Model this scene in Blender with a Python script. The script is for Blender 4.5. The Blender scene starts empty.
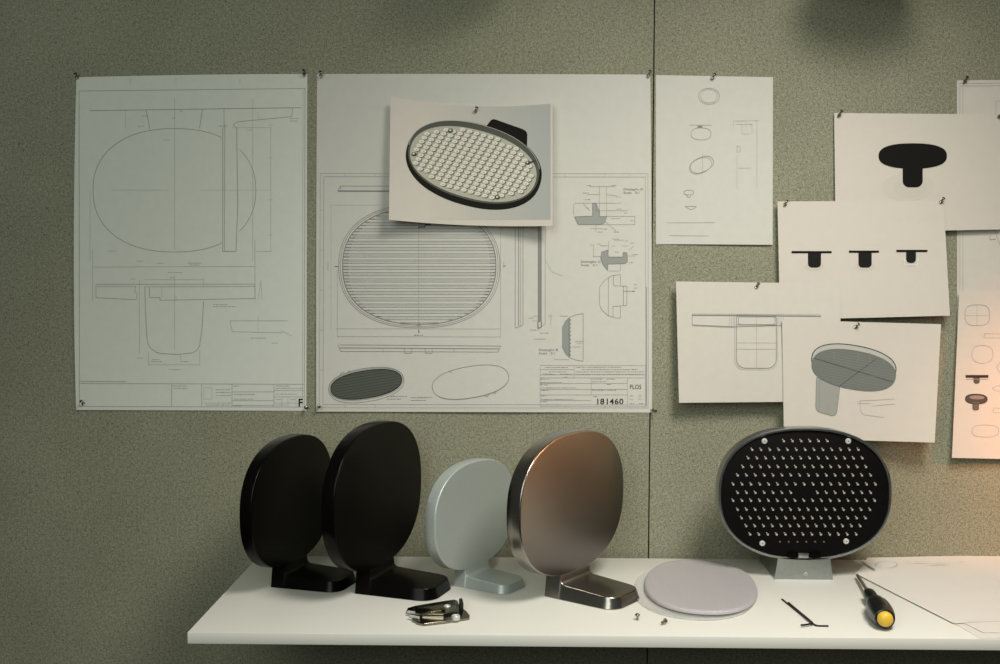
import bpy, bmesh, math, random
from mathutils import Vector, Matrix, Euler
random.seed(7)
SC = bpy.context.scene
COL = SC.collection
Z0 = 0.75                      # height of the shelf top

# ------------------------------------------------------------------ camera
F = 1028.0
CAM = Vector((0, -1.85, Z0 + 0.491))
R = Matrix.Rotation(math.radians(.65), 3, 'Z') @ Matrix.Rotation(-math.radians(2.6), 3, 'X')
fw = R @ Vector((0, 1, 0)); rt = R @ Vector((1, 0, 0)); up = R @ Vector((0, 0, 1))
cr, sr = math.cos(math.radians(.25)), math.sin(math.radians(.25))
rt, up = rt * cr + up * sr, up * cr - rt * sr
cd = bpy.data.cameras.new('camera'); cam = bpy.data.objects.new('camera', cd); COL.objects.link(cam)
M3 = Matrix((rt, up, -fw)).transposed()
cam.matrix_world = Matrix.Translation(CAM) @ M3.to_4x4()
cd.sensor_width = 36; cd.lens = 36 * F / 1000; cd.clip_start = .05
SC.camera = cam

def ray(u, v): return fw + rt * ((u - 500) / F) - up * ((v - 332) / F)
def on_y(u, v, y=0.0):
    r = ray(u, v); return CAM + r * ((y - CAM.y) / r.y)
def on_z(u, v, z=Z0):
    r = ray(u, v); return CAM + r * ((z - CAM.z) / r.z)

# ------------------------------------------------------------------ materials
def lin(c):
    c = c / 255.0
    return c / 12.92 if c <= .04045 else ((c + .055) / 1.055) ** 2.4
def rgb(r, g, b): return (lin(r), lin(g), lin(b), 1)

def mat(name, col, rough=.5, metal=0.0, spec=.5, noise=None, bump=None, trans=0, ior=1.45, aniso=0, alpha=1, coat=0):
    m = bpy.data.materials.new(name); m.use_nodes = True
    nt = m.node_tree; b = nt.nodes['Principled BSDF']
    b.inputs['Base Color'].default_value = col
    b.inputs['Roughness'].default_value = rough
    b.inputs['Metallic'].default_value = metal
    b.inputs['Specular IOR Level'].default_value = spec
    b.inputs['Transmission Weight'].default_value = trans
    b.inputs['IOR'].default_value = ior
    b.inputs['Anisotropic'].default_value = aniso
    b.inputs['Alpha'].default_value = alpha
    b.inputs['Coat Weight'].default_value = coat
    tc = nt.nodes.new('ShaderNodeTexCoord')
    if noise:
        sc, amt, det = noise
        n = nt.nodes.new('ShaderNodeTexNoise'); n.inputs['Scale'].default_value = sc; n.inputs['Detail'].default_value = det
        nt.links.new(tc.outputs['Object'], n.inputs['Vector'])
        mp = nt.nodes.new('ShaderNodeMapRange')
        mp.inputs['From Min'].default_value = .3; mp.inputs['From Max'].default_value = .7
        mp.inputs['To Min'].default_value = 1 - amt; mp.inputs['To Max'].default_value = 1 + amt
        nt.links.new(n.outputs['Fac'], mp.inputs['Value'])
        vm = nt.nodes.new('ShaderNodeVectorMath'); vm.operation = 'SCALE'
        vm.inputs[0].default_value = col[:3]
        nt.links.new(mp.outputs['Result'], vm.inputs['Scale'])
        nt.links.new(vm.outputs[0], b.inputs['Base Color'])
    if bump:
        sc, st, dist = bump
        n2 = nt.nodes.new('ShaderNodeTexNoise'); n2.inputs['Scale'].default_value = sc; n2.inputs['Detail'].default_value = 4
        nt.links.new(tc.outputs['Object'], n2.inputs['Vector'])
        bp = nt.nodes.new('ShaderNodeBump'); bp.inputs['Strength'].default_value = st; bp.inputs['Distance'].default_value = dist
        nt.links.new(n2.outputs['Fac'], bp.inputs['Height']); nt.links.new(bp.outputs['Normal'], b.inputs['Normal'])
    return m

def felt_material():
    m = bpy.data.materials.new('grey_green_fibreboard'); m.use_nodes = True
    nt = m.node_tree; b = nt.nodes['Principled BSDF']
    b.inputs['Roughness'].default_value = .95; b.inputs['Specular IOR Level'].default_value = .1
    tc = nt.nodes.new('ShaderNodeTexCoord')
    def noise(scale, det, rough=.6):
        n = nt.nodes.new('ShaderNodeTexNoise'); n.inputs['Scale'].default_value = scale
        n.inputs['Detail'].default_value = det; n.inputs['Roughness'].default_value = rough
        nt.links.new(tc.outputs['Object'], n.inputs['Vector']); return n
    fine = noise(450, 3, .85); mid = noise(190, 4, .7); big = noise(5, 3)
    def rng(n, a, b_, c, d):
        r = nt.nodes.new('ShaderNodeMapRange')
        for k, v in zip(('From Min', 'From Max', 'To Min', 'To Max'), (a, b_, c, d)): r.inputs[k].default_value = v
        nt.links.new(n.outputs['Fac'], r.inputs['Value']); return r
    r1 = rng(fine, .3, .7, .38, 1.62); r2 = rng(mid, .3, .7, .72, 1.28); r3 = rng(big, .3, .7, .93, 1.07)
    m1 = nt.nodes.new('ShaderNodeMath'); m1.operation = 'MULTIPLY'
    nt.links.new(r1.outputs[0], m1.inputs[0]); nt.links.new(r2.outputs[0], m1.inputs[1])
    m2 = nt.nodes.new('ShaderNodeMath'); m2.operation = 'MULTIPLY'
    nt.links.new(m1.outputs[0], m2.inputs[0]); nt.links.new(r3.outputs[0], m2.inputs[1])
    vm = nt.nodes.new('ShaderNodeVectorMath'); vm.operation = 'SCALE'
    vm.inputs[0].default_value = WALLC[:3]
    nt.links.new(m2.outputs[0], vm.inputs['Scale'])
    # sparse dark fibres
    fib = noise(260, 2, .5)
    rf = rng(fib, .62, .70, 1.0, .45)
    v2 = nt.nodes.new('ShaderNodeVectorMath'); v2.operation = 'SCALE'
    nt.links.new(vm.outputs[0], v2.inputs[0]); nt.links.new(rf.outputs[0], v2.inputs['Scale'])
    nt.links.new(v2.outputs[0], b.inputs['Base Color'])
    bp = nt.nodes.new('ShaderNodeBump'); bp.inputs['Strength'].default_value = .35; bp.inputs['Distance'].default_value = .001
    nt.links.new(mid.outputs['Fac'], bp.inputs['Height']); nt.links.new(bp.outputs['Normal'], b.inputs['Normal'])
    return m

WALLC = rgb(135, 134, 113)
M = {}
M['felt'] = felt_material()
M['gap'] = mat('dark_board_gap', rgb(30, 28, 22), .9)
M['floor'] = mat('dark_floor', rgb(34, 33, 30), .7, noise=(6, .1, 4))
M['shelf'] = mat('white_lacquered_board', rgb(218, 216, 205), .42, noise=(3, .015, 3))
M['bracket'] = mat('dark_steel', rgb(30, 30, 30), .6)
M['paper'] = mat('drafting_paper', rgb(196, 194, 183), .85, spec=.2, noise=(60, .02, 4))
M['paper_cool'] = mat('cool_drafting_paper', rgb(206, 208, 196), .85, spec=.2, noise=(60, .02, 4))
M['paper_warm'] = mat('warm_drafting_paper', rgb(197, 191, 179), .85, spec=.2, noise=(60, .02, 4))
M['print'] = mat('cream_print_paper', rgb(199, 191, 178), .55, spec=.3, noise=(60, .015, 4))
M['desk_paper'] = mat('white_desk_paper', rgb(214, 208, 197), .8, spec=.2, noise=(20, .01, 3))
M['black'] = mat('satin_black_paint', rgb(7, 6, 5), .25, spec=.13, bump=(1400, .06, .0005))
M['silver'] = mat('silver_grey_paint', rgb(176, 183, 177), .42, metal=.4, noise=(500, .05, 2))
M['gunmetal'] = mat('bead_blasted_aluminium', rgb(150, 146, 138), .27, metal=1.0, noise=(900, .10, 2), bump=(1600, .05, .0003))
M['alu'] = mat('raw_aluminium', rgb(165, 170, 168), .30, metal=1.0, noise=(120, .06, 3))
M['board'] = mat('black_circuit_board', rgb(10, 8, 7), .6, spec=.1)
M['led'] = mat('clear_led_dome', rgb(150, 162, 158), .25, spec=.5)
M['phosphor'] = mat('tan_led_pad', rgb(170, 132, 100), .4)
M['dimled'] = mat('tan_dim_led', rgb(120, 100, 78), .4)
M['screw'] = mat('bright_steel_screw', rgb(205, 205, 200), .38, metal=.35)
M['chrome'] = mat('nickel_plated_steel', rgb(150, 142, 126), .16, metal=1.0)
M['dark'] = mat('dark_hole', rgb(8, 7, 6), .9, spec=.05)
M['pin'] = mat('polished_pin_steel', rgb(120, 115, 106), .25, metal=1.0)
M['diffuser'] = mat('lilac_ribbed_plastic', rgb(196, 190, 190), .28, alpha=.80)
M['clear'] = mat('clear_plastic', rgb(225, 225, 220), .15, alpha=.34)
M['opal'] = mat('opal_plastic', rgb(190, 190, 185), .4)
M['rubber'] = mat('black_handle_plastic', rgb(20, 20, 18), .32)
M['yellow'] = mat('yellow_plastic', rgb(226, 184, 60), .35)
M['steel'] = mat('blued_steel', rgb(150, 145, 135), .3, metal=.7)
M['blacksteel'] = mat('black_oxide_steel', rgb(28, 25, 22), .4, metal=.3)

def ribbed(m):
    nt = m.node_tree; b = nt.nodes['Principled BSDF']
    tc = nt.nodes.new('ShaderNodeTexCoord'); w = nt.nodes.new('ShaderNodeTexWave')
    w.inputs['Scale'].default_value = 95; w.bands_direction = 'X'
    w2 = nt.nodes.new('ShaderNodeTexWave'); w2.inputs['Scale'].default_value = 95; w2.bands_direction = 'Y'
    ad = nt.nodes.new('ShaderNodeMath'); ad.operation = 'ADD'
    nt.links.new(tc.outputs['Object'], w.inputs['Vector']); nt.links.new(tc.outputs['Object'], w2.inputs['Vector'])
    nt.links.new(w.outputs['Fac'], ad.inputs[0]); nt.links.new(w2.outputs['Fac'], ad.inputs[1])
    bp = nt.nodes.new('ShaderNodeBump'); bp.inputs['Strength'].default_value = .45; bp.inputs['Distance'].default_value = .0007
    nt.links.new(ad.outputs[0], bp.inputs['Height']); nt.links.new(bp.outputs['Normal'], b.inputs['Normal'])
ribbed(M['diffuser'])

INK = {}
def ink_mat(r, g=None, b=None):
    if g is None:
        if r >= 60: r = int(r + (186 - r) * .46)
        g, b = r, max(0, r - 5)
    k = (r, g, b)
    if k not in INK: INK[k] = mat('ink_%d_%d_%d' % k, rgb(r, g, b), .8, spec=.15)
    return INK[k]

# ------------------------------------------------------------------ object helpers
def finish(name, bm, mats, parent=None, smooth=35, recalc=True):
    if recalc: bmesh.ops.recalc_face_normals(bm, faces=bm.faces)
    me = bpy.data.meshes.new(name)
    bm.to_mesh(me); bm.free()
    if not isinstance(mats, (list, tuple)): mats = [mats]
    for m in mats: me.materials.append(m)
    if smooth:
        me.shade_smooth()
        me.set_sharp_from_angle(angle=math.radians(smooth))
    o = bpy.data.objects.new(name, me); COL.objects.link(o)
    if parent is not None: o.parent = parent
    return o
def tag(o, label=None, cat=None, group=None, kind=None):
    if label: o['label'] = label
    if cat: o['category'] = cat
    if group: o['group'] = group
    if kind: o['kind'] = kind
    return o
def empty(name, loc, rz=0):
    o = bpy.data.objects.new(name, None); o.empty_display_size = .05
    o.location = loc; o.rotation_euler = (0, 0, rz); COL.objects.link(o); return o
def box(bm, x0, x1, y0, y1, z0, z1, mi=0, bevel=0):
    vs = [bm.verts.new((x, y, z)) for x in (x0, x1) for y in (y0, y1) for z in (z0, z1)]
    fs = []
    for q in ((0, 1, 3, 2), (4, 6, 7, 5), (0, 4, 5, 1), (2, 3, 7, 6), (0, 2, 6, 4), (1, 5, 7, 3)):
        f = bm.faces.new([vs[i] for i in q]); f.material_index = mi; fs.append(f)
    if bevel:
        es = list({e for f in fs for e in f.edges})
        bmesh.ops.bevel(bm, geom=es, offset=bevel, segments=2, affect='EDGES', profile=.5)
def rings(bm, rs, cap0=True, cap1=True, mi=0, closed=True):
    """rs: list of lists of Vectors (same length)"""
    vr = [[bm.verts.new(p) for p in r] for r in rs]
    n = len(rs[0])
    for a, b in zip(vr, vr[1:]):
        for i in range(n if closed else n - 1):
            j = (i + 1) % n
            f = bm.faces.new((a[i], a[j], b[j], b[i])); f.material_index = mi
    if cap0: f = bm.faces.new(vr[0][::-1]); f.material_index = mi
    if cap1: f = bm.faces.new(vr[-1]); f.material_index = mi
    return vr
def lathe(bm, prof, N=20, M4=None, mi=0, flute=None, cap0=True, cap1=True):
    """prof: (z, r) along local z"""
    rs = []
    for z, r in prof:
        ring = []
        for i in range(N):
            t = 2 * math.pi * i / N
            rr = r * (1 + (flute(z, t) if flute else 0))
            p = Vector((rr * math.cos(t), rr * math.sin(t), z))
            ring.append(M4 @ p if M4 else p)
        rs.append(ring)
    rings(bm, rs, cap0, cap1, mi)
def axis_matrix(a, b):
    d = (b - a).normalized(); q = d.to_track_quat('Z', 'Y')
    return Matrix.Translation(a) @ q.to_matrix().to_4x4()
def prism(bm, pts, z0, z1, mi=0, bevel=0):
    rs = [[Vector((p[0], p[1], z0)) for p in pts], [Vector((p[0], p[1], z1)) for p in pts]]
    vr = rings(bm, rs, mi=mi)
    if bevel:
        es = [bm.edges.get((vr[1][i], vr[1][(i + 1) % len(pts)])) for i in range(len(pts))]
        bmesh.ops.bevel(bm, geom=[e for e in es if e], offset=bevel, segments=2, affect='EDGES', profile=.5)
def tube(bm, pts, r, N=8, mi=0):
    rs = []
    for i, p in enumerate(pts):
        a = pts[max(0, i - 1)]; b = pts[min(len(pts) - 1, i + 1)]
        q = (b - a).normalized().to_track_quat('Z', 'Y')
        rs.append([p + q @ Vector((r * math.cos(2 * math.pi * k / N), r * math.sin(2 * math.pi * k / N), 0)) for k in range(N)])
    rings(bm, rs, mi=mi)
def sup(a, b, n=2.37, N=128):
    out = []
    for i in range(N):
        t = 2 * math.pi * i / N; c, s = math.cos(t), math.sin(t)
        out.append((a * math.copysign(abs(c) ** (2 / n), c), b * math.copysign(abs(s) ** (2 / n), s)))
    return out

# ------------------------------------------------------------------ the setting
SEAM = on_y(651.5, 280).x
bm = bmesh.new()
box(bm, -3.0, SEAM - .0012, 0, .012, -.0, 2.7, 0)
box(bm, SEAM + .0012, 3.0, 0, .012, -.0, 2.7, 0)
box(bm, -3.0, 3.0, .012, .06, 0, 2.7, 1)
tag(finish('wall_back', bm, [M['felt'], M['gap']], smooth=0), kind='structure')
bm = bmesh.new(); box(bm, -3.0, 3.0, -4.0, .06, -.05, 0.0)
tag(finish('floor', bm, M['floor'], smooth=0), kind='structure')

# shelf
XL, XR, YF, YB, TH = -.4555, 1.25, -.4255, -.012, .0165
sh = empty('wall_shelf', (0, 0, Z0))
tag(sh, 'long white shelf board along the grey-green wall carrying the lamps and tools', 'shelf')
bm = bmesh.new(); box(bm, XL, XR, YF, YB, -TH, 0, bevel=.0009)
finish('shelf_board', bm, M['shelf'], sh)
for bx in (-.15, .45, 1.05):
    bm = bmesh.new()
    box(bm, bx - .015, bx + .015, -.22, 0, -TH - .004, -TH)
    box(bm, bx - .015, bx + .015, -.004, 0, -TH - .07, -TH - .004)
    tube(bm, [Vector((bx, -.20, -TH - .006)), Vector((bx, -.006, -TH - .065))], .005)
    finish('shelf_bracket', bm, M['bracket'], sh)

# ------------------------------------------------------------------ paper with ink
class Paper:
    def __init__(s, name, quad, base, curl, material, bow=(0, 0, 0, 0), side=None):
        s.name, s.q, s.base, s.curl, s.m, s.bow = name, quad, base, curl, material, bow
        us = [p[0] for p in quad]; vs = [p[1] for p in quad]
        s.u0, s.u1, s.v0, s.v1 = min(us), max(us), min(vs), max(vs)
        s.bm = bmesh.new(); s.mats = [material]; s.layer = 0
        N, K = 28, 28
        def P(i, j, off=0):
            a, b = i / N, j / K
            tl, tr, br, bl = quad
            u = (tl[0] * (1 - a) + tr[0] * a) * (1 - b) + (bl[0] * (1 - a) + br[0] * a) * b
            v = (tl[1] * (1 - a) + tr[1] * a) * (1 - b) + (bl[1] * (1 - a) + br[1] * a) * b
            T, Rr, B, L = s.bow
            v += 4 * a * (1 - a) * (T * (1 - b) + B * b); u += 4 * b * (1 - b) * (L * (1 - a) + Rr * a)
            p = s.at(u, v); p.y += off; return p
        fr = [[s.bm.verts.new(P(i, j)) for i in range(N + 1)] for j in range(K + 1)]
        bk = [[s.bm.verts.new(P(i, j, .00035)) for i in range(N + 1)] for j in range(K + 1)]
        for j in range(K):
            for i in range(N):
                s.bm.faces.new((fr[j][i], fr[j + 1][i], fr[j + 1][i + 1], fr[j][i + 1]))
                s.bm.faces.new((bk[j][i], bk[j][i + 1], bk[j + 1][i + 1], bk[j + 1][i]))
        for i in range(N):
            s.bm.faces.new((fr[0][i], fr[0][i + 1], bk[0][i + 1], bk[0][i])); s.bm.faces.new((fr[K][i + 1], fr[K][i], bk[K][i], bk[K][i + 1]))
        for j in range(K):
            s.bm.faces.new((fr[j + 1][0], fr[j][0], bk[j][0], bk[j + 1][0])); s.bm.faces.new((fr[j][N], fr[j + 1][N], bk[j + 1][N], bk[j][N]))
    def y(s, u, v):
        a = (u - s.u0) / (s.u1 - s.u0); b = (v - s.v0) / (s.v1 - s.v0)
        return -(s.base + s.curl(a, b))
    def at(s, u, v, off=0):
        return on_y(u, v, s.y(u, v) - off)
    def mi(s, col):
        m = ink_mat(*col) if isinstance(col, tuple) else ink_mat(col)
        if m not in s.mats: s.mats.append(m)
        return s.mats.index(m)
    def line(s, pts, w=.45, col=95, closed=False, off=.0005):
        """polyline in sheet coordinates, width w (photo-scale units, 1 = 1.8 mm)"""
        k = s.mi(col); w2 = w / 2
        if closed: pts = list(pts) + [pts[0]]
        for (x0, y0), (x1, y1) in zip(pts, pts[1:]):
            L = math.hypot(x1 - x0, y1 - y0)
            if L < 1e-4: continue
            nx, ny = -(y1 - y0) / L * w2, (x1 - x0) / L * w2
            n = max(1, int(L / 9)); prev = None
            for i in range(n + 1):
                f = i / n; x, y = x0 + (x1 - x0) * f, y0 + (y1 - y0) * f
                cur = (s.bm.verts.new(s.at(x + nx, y + ny, off)), s.bm.verts.new(s.at(x - nx, y - ny, off)))
                if prev:
                    fc = s.bm.faces.new((prev[0], prev[1], cur[1], cur[0])); fc.material_index = k
                prev = cur
    def fill(s, pts, col, off=.0003, nr=5):
        k = s.mi(col)
        cx = sum(p[0] for p in pts) / len(pts); cy = sum(p[1] for p in pts) / len(pts)
        c = s.bm.verts.new(s.at(cx, cy, off)); prev = None; n = len(pts)
        for r in range(1, nr + 1):
            f = r / nr
            cur = [s.bm.verts.new(s.at(cx + (p[0] - cx) * f, cy + (p[1] - cy) * f, off)) for p in pts]
            for i in range(n):
                j = (i + 1) % n
                fc = s.bm.faces.new((c, cur[i], cur[j]) if prev is None else (prev[i], cur[i], cur[j], prev[j]))
                fc.material_index = k
            prev = cur
    def poly(s, pts, col, off=.0003):
        vs = [s.bm.verts.new(s.at(p[0], p[1], off)) for p in pts]
        f = s.bm.faces.new(vs); f.material_index = s.mi(col)
        bmesh.ops.triangulate(s.bm, faces=[f])
    def oval(s, cx, cy, a, b, n=2.37, rot=0, N=56):
        c, d = math.cos(rot), math.sin(rot)
        return [(cx + x * c - y * d, cy + x * d + y * c) for x, y in sup(a, b, n, N)]
    def text(s, body, u, v, h, col=60, wide=1.0, bold=0, off=.0006):
        """u,v = left end of the baseline, h = capital height"""
        cu = bpy.data.curves.new('t', 'FONT'); cu.body = body; cu.size = 1; cu.resolution_u = 2; cu.offset = bold
        ob = bpy.data.objects.new('t', cu); COL.objects.link(ob)
        bpy.context.view_layer.update()
        me = bpy.data.meshes.new_from_object(ob)
        sc = h / .69; k = s.mi(col)
        vs = [s.bm.verts.new(s.at(u + p.co.x * sc * wide, v - p.co.y * sc, off)) for p in me.vertices]
        for pl in me.polygons:
            try: f = s.bm.faces.new([vs[i] for i in pl.vertices]); f.material_index = k
            except ValueError: pass
        bpy.data.objects.remove(ob); bpy.data.curves.remove(cu); bpy.data.meshes.remove(me)
    def scribble(s, u0, u1, v, col=120, w=.8):
        """a row of unreadable small print, as broken strokes"""
        x = u0
        while x < u1:
            l = random.uniform(.7, 2.6); s.line([(x, v), (min(u1, x + l), v)], w * random.uniform(.6, 1), col); x += l + random.uniform(.4, 1.0)
    def done(s, label, cat, group=None):
        o = finish(s.name, s.bm, s.mats, smooth=30, recalc=False)
        ctr = s.at((s.u0 + s.u1) / 2, (s.v0 + s.v1) / 2)
        o.data.transform(Matrix.Translation(-ctr)); o.location = ctr
        return tag(o, label, cat, group)

# ---- sheet 1: tall pencil-line drawing, left
p = Paper('technical_drawing', [(76.5, 77.3), (307.3, 74), (306.3, 410.8), (76, 410)], .0004,
          lambda a, b: .003 * (1 - a) ** 4 + .004 * (4 * b * (1 - b)) * (max(0, .2 - a) / .2) ** 2 + .0015 * math.sin(3.1 * a), M['paper_cool'], bow=(-.8, 0, 0, -2.4))
G = 118
p.line([(79, 91), (305, 88.4), (304.3, 407), (79.5, 406.4)], .45, G, True); p.line([(303, 90), (302.4, 406)], .3, 140)
p.line([(90, 110.6), (301, 107.6)], .55, 105)
p.line([(146, 109.7), (149.8, 128.7)], .5, 110); p.line([(202.5, 108.8), (199.5, 128.4)], .5, 110)
o = p.oval(174.4, 190.2, 81.4, 61.7, 2.25, N=120)
seg = []
for q in o + [o[0]]:
    if 222.7 < q[0] < 237.6:
        if len(seg) > 1: p.line(seg, .5, 105)
        seg = []
    else: seg.append(q)
if len(seg) > 1: p.line(seg, .5, 105)
p.line([(222.7, 127.8), (222.7, 251.3), (236, 251.3), (237.8, 205), (236.6, 128)], .55, 105); p.line([(224.8, 124), (224.4, 251)], .45, 120)
p.line([(237.7, 121.7), (291.8, 116.6), (292.6, 108)], .45, 115); p.line([(224, 108), (224, 128)], .4, 120)
p.line([(237.7, 121.7), (233, 125), (236.6, 128)], .4, 120)
for a in ([(174.6, 97), (174.6, 250)], [(112, 190), (168, 190)], [(200, 190), (270, 190)], [(125.4, 110), (125.4, 128)], [(252.8, 99), (252.8, 262)],
          [(270.8, 128), (270.8, 251)], [(256, 251.3), (272, 251.3)], [(232, 127.6), (272, 127.6)], [(258, 112), (258, 121)], [(90, 190), (90, 262)]):
    p.line(a, .28, 148)
p.line([(92.5, 267), (255, 266.4)], .3, 130)
p.line([(92.5, 250), (92.5, 301)], .28, 145); p.line([(255, 240), (255, 300)], .35, 125)
p.line([(96, 284.3), (255, 284)], .45, 110); p.line([(97, 286.4), (136, 286.6)], .35, 120); p.line([(145, 286.8), (255, 286.4)], .4, 115)
p.line([(96, 284.3), (96, 297.6), (136.4, 299.7)], .45, 110); p.line([(136, 286), (134.5, 291), (137, 294), (136, 300)], .35, 120)
p.line([(149.4, 287.4), (149.4, 297.5), (160, 297.5), (160, 300.2), (255, 298.4), (255, 284)], .45, 110); p.line([(162, 286.6), (162, 297)], .3, 135)
p.line([(144.8, 286.6), (145.4, 310), (146.7, 334.9), (148, 344), (150.8, 348.4), (156, 352), (160.3, 353.3), (176.5, 354.4), (192.8, 352.8), (197, 350), (199.6, 345.7), (202, 329.4), (203.6, 301)], .5, 108)
for a in ([(174.6, 275), (174.6, 350)], [(139.4, 280), (139.4, 354)], [(144, 279.6), (203.6, 279.6)], [(148, 364.7), (200, 364.7)], [(148.6, 352), (148.6, 366)], [(199.8, 350), (199.8, 366)], [(203.6, 278), (203.6, 287)], [(180.6, 354), (180.6, 360)], [(176, 296), (176, 300)], [(258, 300), (261, 280), (262, 300)], [(258, 316), (258, 333)]):
    p.line(a, .28, 145)
p.line([(230, 320.8), (287.6, 320.8)], .4, 122); p.line([(230, 321), (232.4, 331.6), (282, 332.7)], .35, 130); p.line([(280, 330), (292, 336)], .3, 140)
p.line([(80, 383.4), (304.3, 384.2)], .45, G)
for x in (171.6, 201.6): p.line([(x, 383.8), (x, 406.6)], .4, G)
for x in (232, 274): p.line([(x, 384), (x, 407)], .45, 110)
for y in (391.8, 400.6, 405.2): p.line([(232, y), (274, y)], .4, G)
for y in (390.5, 396.8, 403): p.line([(274, y), (304, y)], .35, G)
for x in (282, 288, 296): p.line([(x, 396.8), (x, 407)], .3, 130)
p.line([(204, 387.5), (212, 387.5), (212, 399), (204, 399)], .25, 150, True)
p.line([(80, 381.3), (126, 381.5)], .5, 110)
for a, b, y in ((172, 186, 386), (174, 187, 388.3), (216, 230, 389.6), (216, 231, 392.4), (216, 231, 395.5), (204, 231, 403), (206, 230, 405), (234, 239, 386), (234, 255, 394.5), (234, 253, 399), (234, 242, 405.5), (276, 303, 388.3), (276, 290, 386), (276, 297, 394), (276, 281, 399.5), (290, 295, 399.5), (276, 288, 405), (168, 182, 272.4), (188, 201, 263), (190, 200, 265), (137, 144, 261), (157, 164, 263.4), (130, 136, 279), (170, 174, 277.5), (213, 228, 304.5), (213, 236, 306.5), (251, 266, 338), (272, 278, 343), (169, 182, 369.6), (152, 160, 359.6), (151, 162, 361.6), (181, 188, 361.5), (137, 143, 358), (108, 116, 251), (186, 190, 129), (163, 170, 140), (247, 252, 130), (218, 228, 126), (138, 144, 126), (290, 298, 121), (290, 299, 118.5), (142, 147, 116), (172, 176, 118), (180, 184, 111)):
    p.scribble(a, b, y, 112 if y > 380 else 128, .7)
for y in (125, 158, 200, 235): p.line([(268, y), (273, y)], .3, 140)
for x in (130, 176, 240): p.line([(x, 78), (x, 84)], .3, 140)
p.text('F', 298.0, 406.4, 7.6, 30, .95, .02)
p.done('tall technical drawing marked with a bold F, farthest left on the wall', 'technical drawing')

# ---- sheet 2: big square sheet
def curl2(a, b): return .002 * math.sin(math.pi * a) + .002 * b * (1 - a) + .0015 * math.sin(5 * a + 2 * b) ** 2
p = Paper('technical_drawing', [(317.2, 74), (650.3, 74.6), (652, 412.6), (316.2, 411.6)], .0004, curl2, M['paper'], bow=(-.3, .5, 0, -.5))
p.line([(320.3, 173.3), (648, 173.6), (648.6, 408), (319.5, 407.6)], .35, 138, True)
p.line([(323.9, 176.6), (645.4, 177), (646, 404.8), (323, 404.4)], .4, 125, True)
p.line([(646.5, 287), (646.8, 407)], .9, 125)
for x in (345, 375, 565, 605, 630): p.line([(x, 173.5), (x, 176.8)], .3, 130); p.line([(x, 404.6), (x, 407.8)], .3, 130)
for y in (210, 250, 290, 330, 370): p.line([(320, y), (323.5, y)], .3, 130)
p.line([(337.5, 190.8), (340.8, 186), (520, 186.3)], .5, 95); p.line([(338, 191), (520, 191.4)], 1.3, 78); p.line([(340.8, 186), (340.8, 190)], .4, 95)
p.line([(331, 205), (500.6, 205)], .25, 150); p.line([(331, 205), (331, 328.6)], .25, 150)
cx, cy = 419.3, 266.2
p.line(p.oval(cx, cy, 80.6, 61.6, 2.3, N=110), .5, 85, True)
p.line(p.oval(cx, cy, 78.8, 60, 2.3, N=110), .5, 110, True)
p.line(p.oval(cx, cy, 76.6, 58, 2.3, N=110), .85, 75, True)
for k in range(37):
    yy = cy - 56.5 + k * 3.14
    d = abs((yy - cy) / 57.6)
    if d >= 1: continue
    hw = 76 * (1 - d ** 2.3) ** (1 / 2.3)
    p.line([(cx - hw, yy), (cx + hw, yy)], .6, 112)
    p.line([(cx - hw, yy), (cx - hw + 5, yy)], 1.0, 85); p.line([(cx + hw - 5, yy), (cx + hw, yy)], 1.0, 85)
    if k % 2 == 0: p.line([(cx - hw, yy + 1.5), (cx + hw, yy + 1.5)], .3, 140)
p.line([(418.7, 205), (418.7, 333)], .3, 125)
p.line([(336, 328.7), (500.6, 328.9)], .3, 125); p.line([(337, 336.5), (500.4, 336.9)], .35, 120); p.line([(337.4, 270), (337.4, 338)], .28, 135); p.line([(500.6, 226), (500.6, 338)], .3, 125)
p.line([(418.7, 322), (416.8, 325.5), (420.6, 325.5)], .4, 80, True); p.line([(418.8, 227), (425, 227), (425, 224.6), (431, 224.6)], .9, 45); p.line([(418.8, 227), (418.8, 229)], .9, 45)
p.line([(334.5, 266.5), (338.5, 266.5)], 1.0, 70); p.line([(503.5, 266), (506, 266)], .7, 80); p.line([(503.8, 262), (503.8, 268)], .4, 100); p.line([(328, 262), (328, 271)], .35, 115)
p.line([(418.8, 330), (418.8, 333)], 1.1, 60); p.scribble(414, 423, 335.2, 70, .9)
p.line([(340, 344.8), (500.6, 346)], .55, 88); p.line([(338, 344.8), (340.6, 351.3), (498, 352), (500.6, 346)], .5, 90); p.line([(340, 347.8), (499, 348.8)], .8, 95)
for x in (404.8, 425.2): p.line([(x, 348), (x, 353.2), (x + 7, 353.2), (x + 7, 348)], .45, 90)
p.line([(383, 349), (383, 352)], .4, 90); p.line([(454, 349), (454, 352)], .4, 90)
p.line([(515.2, 215), (515.2, 328), (520, 326.5), (523, 325), (523, 215)], .5, 95); p.line([(518.6, 215), (518.6, 326)], .8, 110)
p.line([(520.5, 215), (520.5, 326)], .35, 110)
p.line([(539.8, 215), (539.8, 322)], 2.6, 92); p.line([(538.3, 215), (538.3, 322)], .55, 60); p.line([(541.3, 215), (541.3, 322)], .55, 60); p.line([(545.2, 215), (545.2, 324), (542, 326)], .4, 105)
p.line([(538, 322), (538, 328.5), (541.5, 327), (541.5, 322)], 1.0, 60); p.line([(533, 316), (540, 316)], .35, 95); p.line([(532, 321), (540, 321)], .35, 95)
for a, b, y in ((529, 534, 318), (530, 540, 330), (534, 546, 339), (540, 549, 333), (548, 553, 316)): p.scribble(a, b, y, 95, .7)
p.line([(551, 313), (551, 326)], .3, 115)
p.line([(545, 260), (552, 272), (563, 276)], .25, 140)
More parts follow.
